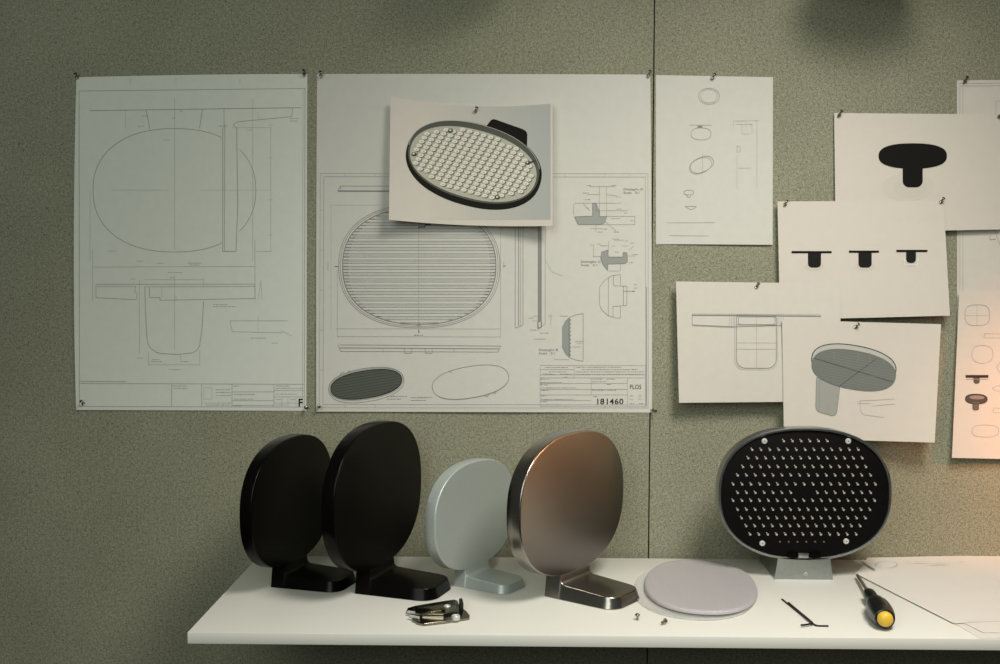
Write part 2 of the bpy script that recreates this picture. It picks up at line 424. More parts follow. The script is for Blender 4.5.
# detail views
p.poly([(574.6, 216.7), (592.6, 216), (592.6, 203.1), (596.4, 203.1), (596.4, 210.6), (599.7, 210.6), (599.7, 216.4), (606.9, 216.4), (604.7, 222.6), (601, 224.5), (578.2, 224.6)], (150, 152, 145))
p.line([(574.6, 216.7), (592.6, 216), (592.6, 203.1), (596.4, 203.1), (596.4, 210.6), (599.7, 210.6), (599.7, 216.4), (606.9, 216.4), (604.7, 222.6), (601, 224.5), (578.2, 224.6)], .45, 85, True, off=.0008)
for a in ([(574.6, 203.1), (621.3, 203.1)], [(573.7, 204), (573.7, 215)], [(578, 224.6), (635.3, 224.6)], [(606, 216.3), (635.3, 216.3)], [(634.8, 216.3), (634.8, 224.4)], [(589.8, 186.6), (614.6, 186.6)], [(599.4, 186), (599.4, 210)], [(606.4, 186), (606.4, 216)],
          [(587, 194.5), (599.4, 194.5)], [(606.4, 194.5), (617, 196)], [(600, 210.6), (628, 210.6)], [(590, 228.6), (603, 228.6)], [(599, 216), (616, 231)], [(596, 224), (596, 232)], [(583, 203), (590, 211)]):
    p.line(a, .33, 112)
for a, b, y in ((587, 591, 185.5), (611, 617, 185.5), (583, 589, 193), (616, 621, 197), (585, 590, 199.5), (585, 589, 208), (617, 621, 209), (624, 628, 213), (611, 620, 218.5), (631, 635, 220.5), (603, 607, 229), (614, 619, 232), (598, 603, 232)): p.scribble(a, b, y, 95, .7)
p.text('Dettaglio D', 623.4, 190.2, 2.1, 64, 1.38); p.text('Scala   5:1', 623.4, 193.6, 2.1, 64, 1.38)
pc = [(608, 250), (608.3, 256.9), (622.9, 256.9), (623.2, 252.3), (627, 252.8), (627.5, 261.4), (625.4, 263.5), (608, 263.9), (607.7, 270.2), (603.4, 265.2), (600.7, 258.6), (601.7, 252)]
p.poly(pc, (145, 147, 140)); p.line(pc, .45, 80, True, off=.0008)
for a in ([(593.5, 245.5), (593.5, 257)], [(593, 256.5), (601, 256.5)], [(600, 245.6), (608.5, 245.6)], [(608.5, 241), (608.5, 252)], [(614, 240), (624, 240)], [(622, 246), (628, 246)], [(627, 256), (636, 256)], [(620.4, 264), (620.4, 271)], [(608.5, 271), (620, 271)], [(629, 250), (634, 246)]):
    p.line(a, .33, 112)
for a, b, y in ((597, 601, 244), (590, 594, 245), (613, 619, 239), (612, 616, 246), (615, 619, 252), (625, 628, 241), (631, 635, 243), (632, 638, 254.5), (629, 634, 262.5)): p.scribble(a, b, y, 95, .7)
p.text('Dettaglio C', 580.9, 262.6, 2.1, 64, 1.38); p.text('Scala   5:1', 580.9, 266, 2.1, 64, 1.38)
p.line([(620.4, 274.6), (613, 275.4), (608.5, 277.5), (603, 282), (599.4, 287.3), (599.4, 304.7), (602, 310), (608, 315.5), (614, 317.6), (620.4, 318.2)], .42, 98)
p.line([(608.5, 277.5), (608.3, 316)], .42, 98)
p.line([(613.5, 275), (613.5, 285.7), (627, 286.2), (626.7, 305.5), (613, 306.4), (613, 317)], .42, 98)
p.line([(620.4, 274.6), (620.4, 286)], .4, 100); p.line([(620.4, 306), (620.4, 318.2)], .4, 100); p.line([(623.4, 286), (623.4, 306)], .5, 85); p.line([(623, 291.2), (634.5, 291.2)], .45, 90); p.line([(632.4, 291.2), (634.8, 291.2)], 1.0, 80); p.scribble(634, 637.5, 284.7, 90, .7); p.scribble(634, 637.5, 288, 90, .7)
p.poly([(569.5, 317.5), (565.5, 321), (562.5, 327), (562.5, 347.7), (566, 354), (570, 357.5)], (140, 144, 138))
p.line([(583.2, 313.3), (575, 315), (569.5, 317.5), (565.5, 321), (562.5, 327), (562.5, 347.7), (566, 354), (570, 357.5), (576, 360), (583.2, 361), (583.2, 313.3)], .42, 98, off=.0008)
z = [(569.5 + (1.2 if k % 2 else -.9), 318 + k * 1.95) for k in range(21)]; p.line(z, .7, 75, off=.0008)
p.line([(575, 341.5), (583, 341.5)], .35, 105); p.line([(572, 346.8), (581, 346.8)], .35, 105); p.scribble(577, 581, 343.5, 95, .7); p.line([(560, 316), (568, 316)], .4, 90)
p.text('Dettaglio B', 538.9, 350.8, 2.1, 64, 1.38); p.text('Scala   5:1', 538.9, 354.2, 2.1, 64, 1.38); p.scribble(554, 570, 359.6, 95, .6)
# ovals
e = p.oval(366.3, 384.2, 35.8, 13.6, 2.3, -.16, 60)
p.line(p.oval(366.3, 384.9, 38, 16.6, 2.3, -.16, 60), .45, 75, True)
p.line(p.oval(366.3, 384.2, 37.2, 14.9, 2.3, -.16, 60), .4, 105, True)
p.fill(e, (84, 88, 80), .0005); p.line(e, .9, 50, True, off=.0009)
for k in range(9):
    y = -11 + k * 2.7
    hw = 34.5 * (1 - abs(y / 13.6) ** 2.3) ** (1 / 2.3)
    p.line([(366.3 - hw * .98 - y * -.16, 384.2 + y + hw * .16), (366.3 + hw * .98 + y * .16, 384.2 + y - hw * .16)], .5, (66, 69, 62), off=.0008)
p.line([(340, 375.5), (341, 373), (344, 372)], .5, 75); p.line([(347, 372.5), (350, 370.5)], .5, 75)
p.line(p.oval(470.5, 382, 38.6, 15.6, 2.3, -.17, 60), .5, 85, True)
q = p.oval(470.5, 382.6, 38.4, 15.5, 2.3, -.17, 60); p.line(q[2:26], .5, 105)
p.line([(484, 395), (487, 397), (489, 394)], .5, 75); p.line([(492, 392.6), (495, 393.4), (496.5, 391.4)], .5, 75); p.line([(449, 371), (452, 373)], .5, 80)
for a, b, y in ((387, 407, 396.3), (387, 401, 399), (411, 432, 397.5), (411, 426, 400.3)): p.scribble(a, b, y, 85, .9)
# title block
p.line([(540.2, 365.3), (645.5, 365.5), (645.5, 406.7), (540.2, 406.5)], .35, 125, True)
for x, a, b in ((574.2, 365.5, 377.6), (591.2, 377.6, 394.9), (627.5, 377.6, 406.6)): p.line([(x, a), (x, b)], .35, 120)
for y, a, b in ((369.5, 540, 574), (374.7, 540, 645), (377.8, 540, 645), (383.4, 540, 627), (389.3, 540, 627), (394.9, 540, 627), (400.5, 540, 591)): p.line([(a, y), (b, y)], .35, 112)
for a, b, y in ((545, 568, 367.4), (576, 621, 367.2), (582, 638, 369.5), (549, 567, 371.7), (543, 555, 374), (560, 572, 374), (563, 568, 377), (576, 644, 371.8), (576, 644, 374.3), (540.5, 549, 379), (540.5, 562, 382.4), (540.5, 548, 384.7), (541, 577, 387.8), (541, 549, 390.4), (541, 547, 395.8), (541, 573, 399.3), (541, 547, 401.6), (541, 562, 404.8), (592, 602, 379), (607, 615, 379), (592, 606, 381.6), (607, 611, 384.4), (592, 605, 390.2), (607, 616, 390.2), (593, 598, 396.6), (630, 634, 395.8), (639, 642, 395.8), (630, 633, 399.5), (638, 643, 399), (630, 634, 403.5), (639, 643, 403.5)): p.scribble(a, b, y, 92, .75)
for k, ch in enumerate('181460'): p.text(ch, 595.3 + k * 4.75 + (.25 if ch == '1' else 0), 404.2, 5.6, 36, 1.12, .012)
p.text('FLOS', 629.8, 389.0, 4.4, 52, .82)
p.done('large square technical drawing numbered 181460 with a ribbed oval', 'technical drawing')

# ---- photographic print over sheet 2
def curlp(a, b): return .030 * abs(a - .5) ** 1.7 * 2.4 * (.75 + .25 * b) + .012 * b + .001
p = Paper('photo_print', [(390.6, 96.6), (552.6, 102.2), (552.6, 225.8), (389, 219.8)], .0045, curlp, M['print'], bow=(5.5, 0, 2.6, 0))
def edge_top(u): a = (u - 390.6) / 162; return 96.6 + 5.6 * a + 22 * a * (1 - a)
for k in range(24):
    u0, u1 = 430 + k * 5.025, 430 + (k + 1) * 5.025; g = (199 - int(k * 1.5), 191 - int(k * 1.05), 178 - int(k * .8))
    p.poly([(u0, edge_top(u0) + 1.2), (u1 + .02, edge_top(u1) + 1.2), (u1 + .02, 219.8), (u0, 219.3)], g, .0003)
p.poly([(484, 130), (486.2, 126.2), (491, 120), (493.5, 119), (497, 120), (522, 128.8), (526, 131), (527.4, 134.4), (527, 147), (505, 142)], (24, 22, 18), .0005)
rot = .27
p.fill(p.oval(473.8, 165.0, 69.2, 41.2, 2.2, rot, 72), (28, 26, 21), .0007, 8)
p.fill(p.oval(473.6, 162.4, 67.0, 37.6, 2.2, rot, 72), (84, 86, 76), .0009, 8)
p.fill(p.oval(473.2, 164.0, 64.8, 34.0, 2.2, rot, 72), (176, 173, 156), .0011, 8)
p.line(p.oval(473.6, 162.4, 67.4, 38.2, 2.2, rot, 72)[36:70], .6, 150, off=.0013)
for i in range(-12, 13):
    for j in range(-9, 10):
        x = i * 7.0 + j * 2.6; y = i * 1.9 - j * 3.9 + 1
        lx = x * math.cos(rot) + y * math.sin(rot); ly = -x * math.sin(rot) + y * math.cos(rot)
        if abs(lx / 60.5) ** 2.3 + abs((ly + .5) / 31) ** 2.3 > 1: continue
        X, Y = 472.5 + x, 163.5 + y
        p.poly([(X + .8 + 3.1 * math.cos(t * .785), Y + .7 + 2.3 * math.sin(t * .785)) for t in range(8)], (104, 102, 88), .0013)
        p.poly([(X + 3.0 * math.cos(t * .785), Y + 2.0 * math.sin(t * .785)) for t in range(8)], (214, 211, 195), .0015)
        p.poly([(X + .2 + .8 * math.cos(t * 1.05), Y + .3 + .6 * math.sin(t * 1.05)) for t in range(6)], (168, 165, 150), .0017)
for X, Y in ((413.9, 154), (497.5, 197.3), (528, 162.8), (450.5, 130.6)):
    p.fill(p.oval(X, Y, 2.6, 2.2, 2, 0, 10), (60, 58, 50), .0019, 1); p.fill(p.oval(X - .3, Y - .4, 1.3, 1.1, 2, 0, 8), (205, 203, 190), .0021, 1)
p.line([(528, 163), (536, 160.5)], 1.6, (70, 68, 60), off=.0021)
p.done('curling photo print of an oval lamp full of lenses over the large square drawing', 'photo print')

# ---- sheet 3
p = Paper('sketch_sheet', [(655.8, 75), (773, 77.2), (772.6, 244.8), (656, 244)], .0004, lambda a, b: .004 * b * a + .0012 * math.sin(3 * a), M['paper'])
p.line(p.oval(709, 96.2, 10.4, 8, 2.1, 0, 36), .45, 100, True); p.line(p.oval(709, 96.2, 8.2, 6.6, 2.2, 0, 36), .35, 118, True)
p.line(p.oval(701, 133.8, 10, 6, 2.4, 0, 36), .45, 105, True); p.line([(689.7, 125), (712, 125.2)], .35, 120); p.line([(697.5, 126.6), (702.5, 126.6)], 1.8, 85)
p.line(p.oval(701.9, 164.6, 12.2, 7.2, 2.2, -.42, 36), .5, 95, True); p.line(p.oval(700.6, 165.8, 11.6, 7.2, 2.2, -.42, 36), .35, 115, True)
p.line([(702.6, 153), (702.6, 171)], .3, 125)
p.line(p.oval(688.8, 192.5, 5, 2.4, 2.3, 0, 24), .45, 98, True); p.line([(686.6, 195), (687.5, 197.3), (690, 197.3), (691, 195)], .45, 98)
p.line([(685, 206.4), (696.5, 206.4), (694, 208.6), (691, 209.6), (688.5, 208.4), (685, 206.4)], .45, 98)
p.line([(667, 222.8), (714.7, 222.6)], .35, 120); p.line([(669, 235.5), (709, 235.9)], .35, 125)
for a in ([(733, 121), (759, 120.6)], [(733.4, 120.8), (733.4, 127)], [(742, 123), (742, 134), (750, 134)], [(736, 124.4), (752, 124.2), (752, 134)], [(737, 146), (737, 152.5), (740.2, 151.5), (740.2, 147), (737, 146)], [(739, 168), (751, 168)], [(737, 155), (737, 189)], [(746, 122), (746, 127)], [(757, 121), (757, 189)]):
    p.line(a, .3, 142 if a[0][0] != 737 or a[0][1] != 146 else 105)
p.done('upright white sheet with a column of small pencil ovals', 'sketch sheet')

# ---- E: tall sheet at the right edge
p = Paper('technical_drawing', [(957, 80.4), (1190, 78), (1190, 415), (957.3, 415)], .0004, lambda a, b: .002 * b * a, M['paper_warm'])
for x in (959.8, 962.8): p.line([(x, 82.8), (x, 412)], .4, 135)
for y in (83.4, 86): p.line([(960, y), (1187, y - 2)], .4, 128)
p.line([(996, 101), (1020, 101), (1020, 116), (996, 116)], .4, 120, True)
p.line(p.oval(1060, 215, 66, 60, 2.3, 0, 60), .45, 115, True); p.line([(990, 235), (990, 240), (996, 239)], .5, (140, 80, 70))
p.done('tall framed drawing at the right edge, mostly covered by other sheets', 'technical drawing')

# ---- A: big lamp silhouette
p = Paper('photo_print', [(834.2, 113), (1002, 114.4), (1002.5, 229.4), (835.6, 232.6)], .0055, lambda a, b: .003 * b + .003 * math.sin(2.6 * a), M['print'])
p.fill(p.oval(908, 187, 26, 14, 2, 0, 30), (196, 189, 176), .0003, 3); p.fill(p.oval(910, 188, 17, 9, 2, 0, 30), (192, 186, 173), .0004, 3)
def stem(cx, w, y0, y1, r):
    pts = [(cx - w, y0)]
    for k in range(7):
        t = math.radians(90 * k / 6); pts.append((cx - w + r - r * math.cos(t), y1 - r + r * math.sin(t)))
    for k in range(7):
        t = math.radians(90 * k / 6); pts.append((cx + w - r + r * math.sin(t), y1 - r + r * math.cos(t)))
    return pts + [(cx + w, y0)]
K = (20, 19, 16)
p.fill(p.oval(912.8, 155.9, 34.2, 12.6, 2.5, 0, 60), K, .0008, 4); p.poly(stem(912.7, 10, 160, 187.4, 6.5), K, .0007)
p.done('landscape print with one large black lamp silhouette, upper right of the wall', 'photo print')

# ---- B: three lamps
p = Paper('photo_print', [(777.5, 201.4), (943.6, 200.6), (950, 315.6), (780, 320)], .0135, lambda a, b: .009 * a * b + .003 * b + .0015 * math.sin(3 * a), M['print'])
for cx, w, y, s0, s1, yb in ((811.7, 20, 252.1, 808, 821, 267.6), (864, 15, 251.6, 858.5, 871.7, 267.6), (912, 15.6, 250.9, 906.2, 916, 263)):
    m_ = (s0 + s1) / 2; hw = (s1 - s0) / 2
    p.fill(p.oval(m_, yb - 1, hw + 3.5, 4.5, 2, 0, 20), (193, 186, 173), .0003, 2)
    if hw < 5: p.line([(m_ - hw - 2, 258), (m_ - hw - 1.5, 264.8), (m_ + hw + 1.5, 264.8), (m_ + hw + 2, 258)], .7, (215, 218, 210), off=.0006)
    p.line([(cx - w, y), (cx + w, y)], 2.1, K, off=.0009); p.poly(stem(m_, hw, y, yb, 4), (30, 28, 25), .0008)
p.done('landscape print showing a row of three small black lamp silhouettes in side view', 'photo print')

# ---- C: wire drawing of rounded stem
p = Paper('technical_drawing', [(676, 281.4), (839.8, 283.6), (842, 401.4), (679, 402.8)], .0195, lambda a, b: .014 * b * (.6 + .6 * abs(a - .5)) + .001, M['paper_warm'])
p.line([(692.2, 315.2), (821.1, 316.2)], .9, 60); p.line([(692.2, 313.8), (821.1, 314.8)], .3, 125); p.line([(692.2, 314), (692.2, 325)], .5, 90)
p.line([(692.2, 324.9), (734.7, 326.8), (781, 325.4), (821, 322)], .6, 70); p.line([(692.2, 325.8), (734, 327.6)], .3, 125)
for x in (729.5, 731.5, 733.5): p.line([(x, 313), (x, 327)], .3, 125)
for x in (779, 781, 783.5): p.line([(x, 313), (x, 327)], .3, 125)
def rrect(x0, x1, y0, y1, r0, r1):
    pts = []
    for (X, Y, r, a0) in ((x1 - r0, y0 + r0, r0, -90), (x1 - r1, y1 - r1, r1, 0), (x0 + r1, y1 - r1, r1, 90), (x0 + r0, y0 + r0, r0, 180)):
        for k in range(6): t = math.radians(a0 + 18 * k); pts.append((X + r * math.cos(t), Y + r * math.sin(t)))
    return pts
p.line(rrect(736.3, 776.3, 315.8, 368.2, 3, 9), .6, 72, True); p.line(rrect(734.6, 777.6, 314.6, 369.8, 3, 10), .3, 122, True); p.line(rrect(738.2, 775, 316.8, 324.6, 2, 3), .5, 78, True)
p.line([(737, 324.8), (776, 324.8)], .7, 70); p.line([(756.4, 314), (756.4, 368)], .3, 120)
for y in (342.9, 349.2): p.line([(736.5, y), (776, y)], .3, 130)
p.done('landscape drawing of a lamp side view with a round-cornered stem', 'technical drawing')

# ---- D: mushroom wireframe
p = Paper('wireframe_print', [(782, 319.8), (941, 324.2), (934.7, 442.6), (784, 438)], .0275, lambda a, b: .010 * b * b + .016 * b * max(0, a - .5) ** 2 * 4 + .001, M['print'])
s_ = [(816.4, 377.5), (815.7, 407), (817, 410.5), (819.6, 412.2), (831.7, 415.8), (835.4, 415), (837, 411.6), (840.2, 384), (830, 374)]
p.poly(s_, (150, 150, 141), .0004); p.line(s_, .5, 75, True, off=.0006); p.line([(819.8, 378), (819, 411.5)], .4, 85, off=.0006)
p.line([(829.5, 380), (827.6, 414)], .35, 85, off=.0006); p.line([(819, 392), (839, 396.5)], .35, 95, off=.0006); p.line([(817, 400), (838, 404)], .3, 105, off=.0006)
up_ = p.oval(853.9, 364.2, 42.6, 18.6, 2.3, .18, 60); lo_ = p.oval(853.9, 369.8, 42.4, 19.0, 2.3, .18, 60)
p.fill(up_, (178, 176, 166), .0009, 4); p.line(up_, .9, 55, True, off=.0011)
p.fill(lo_, (112, 115, 108), .0013, 4); p.line(lo_, .5, 62, True, off=.0017)
for k in range(-6, 7):
    y = k * 2.7; hw = 42 * (1 - abs(y / 19) ** 2.3) ** (1 / 2.3)
    c_, d_ = math.cos(.18), math.sin(.18)
    p.line([(853.9 - hw * c_ - y * d_, 369.8 - hw * d_ + y * c_), (853.9 + hw * c_ - y * d_, 369.8 + hw * d_ + y * c_)], .28, 84, off=.0016)
p.line([(839, 386.5), (876, 359)], .45, 55, off=.0016); p.line([(813.6, 358), (893, 382)], .45, 55, off=.0016)
for x in (822, 834, 858, 870, 884, 892): p.line([(x, 352.5 if 830 < x < 875 else 358), (x, 361 + (x - 850) * .1)], .3, 105, off=.0016)
for a in ([(857, 403.6), (870, 403.6)], [(859, 401), (895, 399)], [(860, 401), (860.5, 411), (864, 415), (884, 417.4)], [(872, 406), (895, 404)]): p.line(a, .35, 125)
p.done('print of a grey wireframe mushroom-shaped lamp, pinned just above the opened lamp', 'wireframe print')

# ---- F: pinkish sketch page right
p = Paper('sketch_sheet', [(959.2, 291), (1075, 290), (1070, 460.5), (952, 457.8)], .0100, lambda a, b: .012 * b * b * (1 - a), M['print'])
g = 118
p.line(p.oval(977.3, 315.2, 12.4, 10.4, 3, 0, 40), .45, g, True); p.line([(977, 305), (977, 326)], .28, 145); p.line([(965, 315.6), (990, 315.6)], .28, 145)
p.line(p.oval(982.5, 354.3, 10.6, 9, 2.3, 0, 40), .4, 132, True)
p.line([(965.7, 376.4), (988.4, 376.4)], 2.8, (58, 50, 45)); p.line([(966, 379.2), (988, 379.2)], .6, 90); p.poly(stem(976.6, 3.1, 376, 383.8, 2.5), (92, 80, 72), .0004)
p.fill(p.oval(976.4, 399, 11, 4.9, 2.4, .03, 30), (84, 72, 65), .0004, 2); p.fill(p.oval(977, 397.4, 7.5, 2.0, 2.2, .03, 20), (140, 126, 116), .0007, 2); p.line(p.oval(976.4, 399, 11, 4.9, 2.4, .03, 30), .5, (50, 42, 38), True, off=.0008)
p.poly(stem(975.8, 3.3, 402, 410.4, 2), (104, 92, 84), .0006)
p.line(p.oval(985.5, 431, 13.4, 6, 2.6, 0, 40), .4, 135, True)
for a in ([(1010, 334), (984.5, 333.6), (984, 337.8), (1010, 338)], [(1010, 359), (1001, 361), (996.5, 367), (1000, 372.5), (1010, 374)], [(1010, 385), (996, 386), (992.5, 388.4), (996, 391), (1010, 391)], [(1010, 408.6), (993.4, 408), (993, 412.6), (1010, 413)]): p.line(a, .38, 132)
p.done('cream sketch page with two tiny dark lamps, at the right edge', 'sketch sheet')

# ------------------------------------------------------------------ push pins
def make_pin():
    bm = bmesh.new(); K_ = .86
    lathe(bm, [(z_ * K_, r_ * K_) for z_, r_ in [(0, .0006), (.007, .0008), (.0072, .0030), (.0082, .0034), (.0092, .0020), (.0150, .0017), (.0172, .0030), (.0186, .0034), (.0192, .0026)]], 12)
    o = finish('push_pin', bm, M['pin'], smooth=40); return o
pins = [(78, 80.5, .0055, 'at the top left corner of the leftmost drawing'), (304, 77.5, .0055, 'at the top right corner of the leftmost drawing'),
        (84.5, 405.5, .0055, 'at the bottom left corner of the leftmost drawing'), (304.5, 407.6, .0055, 'beside the bold F on the leftmost drawing'),
        (320.5, 78.5, .0055, 'at the top left corner of the large square drawing'), (647.5, 78.5, .0055, 'at the top right corner of the large square drawing'),
        (319.5, 406, .0055, 'at the bottom left corner of the large square drawing'), (650.4, 409.2, .0055, 'at the bottom right corner of the large square drawing'),
        (474.6, 114, .009, 'holding the top edge of the curling lamp photo print'), (710.6, 80.5, .0045, 'at the top of the upright sheet of pencil ovals'),
        (837, 118, .0095, 'at the top left corner of the single lamp silhouette print'), (996.5, 119.5, .0095, 'at the right end of the single lamp silhouette print'),
        (783, 207, .0150, 'at the top left corner of the print with three silhouettes'), (938.5, 204.5, .0155, 'at the top right corner of the print with three silhouettes'),
        (754.5, 290, .022, 'at the top of the drawing with the round-cornered stem'), (853, 329, .029, 'at the top of the wireframe mushroom print'),
        (962.6, 84.5, .0045, 'on the framed sheet at the top right edge')]
first = None
tilt = {2: (-.2, 35), 3: (.35, 8), 6: (0, 5), 7: (.4, -8)}
for i, (u, v, d, where) in enumerate(pins):
    o = make_pin() if first is None else first.copy()
    if first is None: first = o
    else: COL.objects.link(o)
    o.location = on_y(u, v, -d + .0045)
    az, el = tilt.get(i, (.12 + .18 * (u - 500) / 500 + random.uniform(-.1, .1), 42 + random.uniform(-6, 8)))
    el = math.radians(el)
    dirv = Vector((math.sin(az) * math.cos(el) + .12, -math.cos(az) * math.cos(el), math.sin(el)))
    o.rotation_euler = dirv.to_track_quat('Z', 'Y').to_euler()
    tag(o, 'small steel push pin ' + where, 'push pin', 'push pins holding the sheets on the wall')

# ------------------------------------------------------------------ lamps
HA, HB, HN, FL, FW, HG = .1435, .109, 2.37, .124, .092, .032
def head_bm(s, h, a=HA, b=HB, open_front=False, hb=HG):
    """local: +X = foot direction (plain side), Y along width, Z up; LED side at x=0"""
    bm = bmesh.new(); zc = (hb + b) * s
    def ring(x, d): return [Vector((x, y, zc + z)) for y, z in sup((a * s - d), (b * s - d), HN, 144)]
    if open_front:
        prof = [(.0075, .0046), (.0008, .0042), (0, .0036), (0, .0010), (.0010, 0)]
    else:
        prof = [(.004, .0075), (.0035, .0035), (.0004, .003), (0, .0022), (.0004, .0006), (.0015, 0)]
    prof += [(h * .5, .0001), (h - .0024, .0002), (h - .0018, .0003), (h - .0010, .0006), (h - .0004, .0012), (h, .0022), (h, .0027), (h, .006)]
    rings(bm, [ring(x, d) for x, d in prof], cap0=not open_front, cap1=True)
    if open_front:
        # inner back plate behind the board
        rings(bm, [ring(.0075, .0046), ring(.0076, .0060)], cap0=False, cap1=True)
    return bm
def foot_bm(s, h, hb=HG, L=FL, W=FW, ztip=.0165, zneck=.0225, r=.024):
    bm = bmesh.new(); half = []
    ns = [0, .002, h * .35, h * .7, h, h + .001, h + .002, h + .0035, h + .005, h + .007, h + .009, h + .012, h + .02]
    ns = [n / s if n > .002 else n for n in ns]
    k = h / s + .03
    while k < L - r: ns.append(k); k += .012
    for n in ns: half.append((n, W / 2 - .002 * n / L))
    for i in range(9):
        t = math.radians(90 * i / 8)
        half.append((L - r + r * math.sin(t), W / 2 - .002 - r + r * math.cos(t)))
    R_ = .009; n0 = h / s
    def ztop(n):
        if n <= n0: return hb + .004
        base = zneck + (ztip - zneck) * (n - n0) / (L - n0)
        q = n - n0
        if q < R_: base += R_ - math.sqrt(max(0, R_ * R_ - (R_ - q) ** 2))
        return min(base, hb + .004)
    draft = .0055; e = .0019
    levels = [(0, .0012, 0), (0, .0004, .0012)]
    m = len(half)
    # outward normals of the half outline
    nor = []
    for i in range(m):
        a = half[max(0, i - 1)]; b = half[min(m - 1, i + 1)]
        dx, dy = b[0] - a[0], b[1] - a[1]; l = math.hypot(dx, dy); nx, ny = -dy / l, dx / l
        if i == 0: nx, ny = 0, 1
        nor.append((nx if i else 0, ny))
    def pt(i, side, inset, z):
        n, w = half[i]; nx, ny = nor[i]
        return Vector(((n + nx * -inset if i else n) * s, side * (w - ny * inset) * s, z * s))
    # normals point outward (nx>0 near the tip) so subtract
    nor = [(-a, b) if a < 0 else (a, b) for a, b in nor]
    def lv(f_in, zf):
        return [pt(i, 1, f_in(i), zf(ztop(half[i][0]))) for i in range(m)] + [pt(i, -1, f_in(i), zf(ztop(half[i][0]))) for i in range(m - 1, -1, -1)]
    L_ = [lv(lambda i: .0010, lambda z: 0), lv(lambda i: 0, lambda z: .001)]
    L_.append(lv(lambda i: draft * .85, lambda z: z - e))
    for t in (30, 60, 90):
        t = math.radians(t)
        L_.append(lv(lambda i, t=t: draft * .85 + e * (1 - math.cos(t)), lambda z, t=t: z - e + e * math.sin(t)))
    vr = rings(bm, L_, cap0=True, cap1=False)
    top = vr[-1]
    for i in range(m - 1):
        a, b = top[i], top[i + 1]; c, d = top[2 * m - 2 - i], top[2 * m - 1 - i]
        if i + 1 == 2 * m - 2 - i: bm.faces.new((a, b, d))
        else: bm.faces.new((a, b, c, d))
    return bm
def diffuser_bm(s, a=HA, b=HB, hb=HG):
    bm = bmesh.new(); zc = (hb + b) * s
    def ring(x, d): return [Vector((x, y, zc + z)) for y, z in sup(a * s - d, b * s - d, HN, 96)]
    rings(bm, [ring(.0045, .0045), ring(.0015, .0045), ring(.0008, .008)], cap0=False)
    return bm
def make_lamp(x, y, th, s, h, m, label):
    r = empty('wall_lamp', (x, y, Z0), th)
    tag(r, label, 'lamp', 'wall lamps standing on the shelf')
    finish('lamp_head', head_bm(s, h), m, r, 30)
    finish('foot', foot_bm(s, h), m, r, 30)
    finish('diffuser', diffuser_bm(s), M['opal'], r, 40)
    return r
make_lamp(-.3758, -.1654, -.2872, .9654, .0215, M['black'], 'black oval lamp at the left end of the shelf')
make_lamp(-.2304, -.1928, -.3442, 1.0751, .0225, M['black'], 'taller black oval lamp standing behind the nickel latch, second lamp from the left')
make_lamp(-.0726, -.1596, -.5649, .8122, .0205, M['silver'], 'small pale silver oval lamp, the smallest on the shelf')
make_lamp(.0828, -.2067, -.6476, 1.0374, .026, M['gunmetal'], 'large brushed metal oval lamp with a brown reflection, beside the stacked lenses')

# opened lamp facing the viewer
LX, LY = .4920, -.1400
S5, H5 = 1.0, .030
op = empty('wall_lamp', (LX, LY, Z0), math.pi / 2)
tag(op, 'opened oval lamp facing forward, its black board dotted with LEDs', 'lamp', 'wall lamps standing on the shelf')
B5 = .1115; A5 = .1445; HB5 = .0325
finish('lamp_head', head_bm(S5, H5, A5, B5, True, HB5), M['alu'], op, 30)
finish('foot', foot_bm(S5, H5, HB5, .134, .0975, .018, .024), M['alu'], op, 30)['label'] = 'raw aluminium foot with a small screw'
Minv = (Matrix.Translation((LX, LY, Z0)) @ Matrix.Rotation(math.pi / 2, 4, 'Z')).inverted()
BD = .0040     # board depth behind the rim
bm = bmesh.new(); zc = HB5 + B5
def ring5(x, d): return [Vector((x, y, zc + z)) for y, z in sup(A5 - d, B5 - d, HN, 128)]
rings(bm, [ring5(.0074, .0049), ring5(BD + .0003, .0049), ring5(BD, .0055)])
board = finish('circuit_board', bm, M['board'], op, 30)
rows = [(100, 280, 445, 6), (133, 160, 563, 13), (165, 145, 578, 14), (198, 125, 592, 15), (230, 105, 610, 16), (264, 88, 628, 17), (296, 105, 610, 16),
        (326, 88, 625, 17), (360, 105, 607, 16), (392, 120, 590, 15), (422, 137, 570, 14), (454, 152, 555, 13), (481, 265, 432, 6)]
spots = []
for ri, (yy, x0, x1, n) in enumerate(rows):
    for k in range(n):
        cxp = x0 + (x1 - x0) * k / (n - 1)
        if ri == 6 and 320 < cxp < 395: continue
        spots.append((710 + cxp / 3.795, 415 + yy / 3.795, ri == 12))
def add_led(bm, c, dim, big):
    # dome (lower right) and phosphor pad (upper left); x is out of the board (towards -x)
    r = .0021 * (1.35 if big else 1)
    M4 = Matrix.Translation(c) @ Matrix.Rotation(-math.pi / 2, 4, 'Y')
    if not dim:
        lathe(bm, [(0, r), (r * .5, r * .97), (r * .85, r * .75), (r * 1.15, r * .35), (r * 1.2, .0001)], 8, M4, 0)
        c2 = c + Vector((0, .0020, .0030)); rr = .0013 * (1.6 if big else 1)
    else: c2 = c; rr = .0015
    M5 = Matrix.Translation(c2) @ Matrix.Rotation(-math.pi / 2, 4, 'Y')
    lathe(bm, [(0, rr), (.0012, rr * .9), (.0016, rr * .4)], 7, M5, 2 if dim else 1)
pts = []
for (u, v, dim) in spots:
    w = on_y(u, v, LY + BD); l = Minv @ w; l.x = BD
    pts.append((l, dim))
ledm = [M['led'], M['phosphor'], M['dimled']]
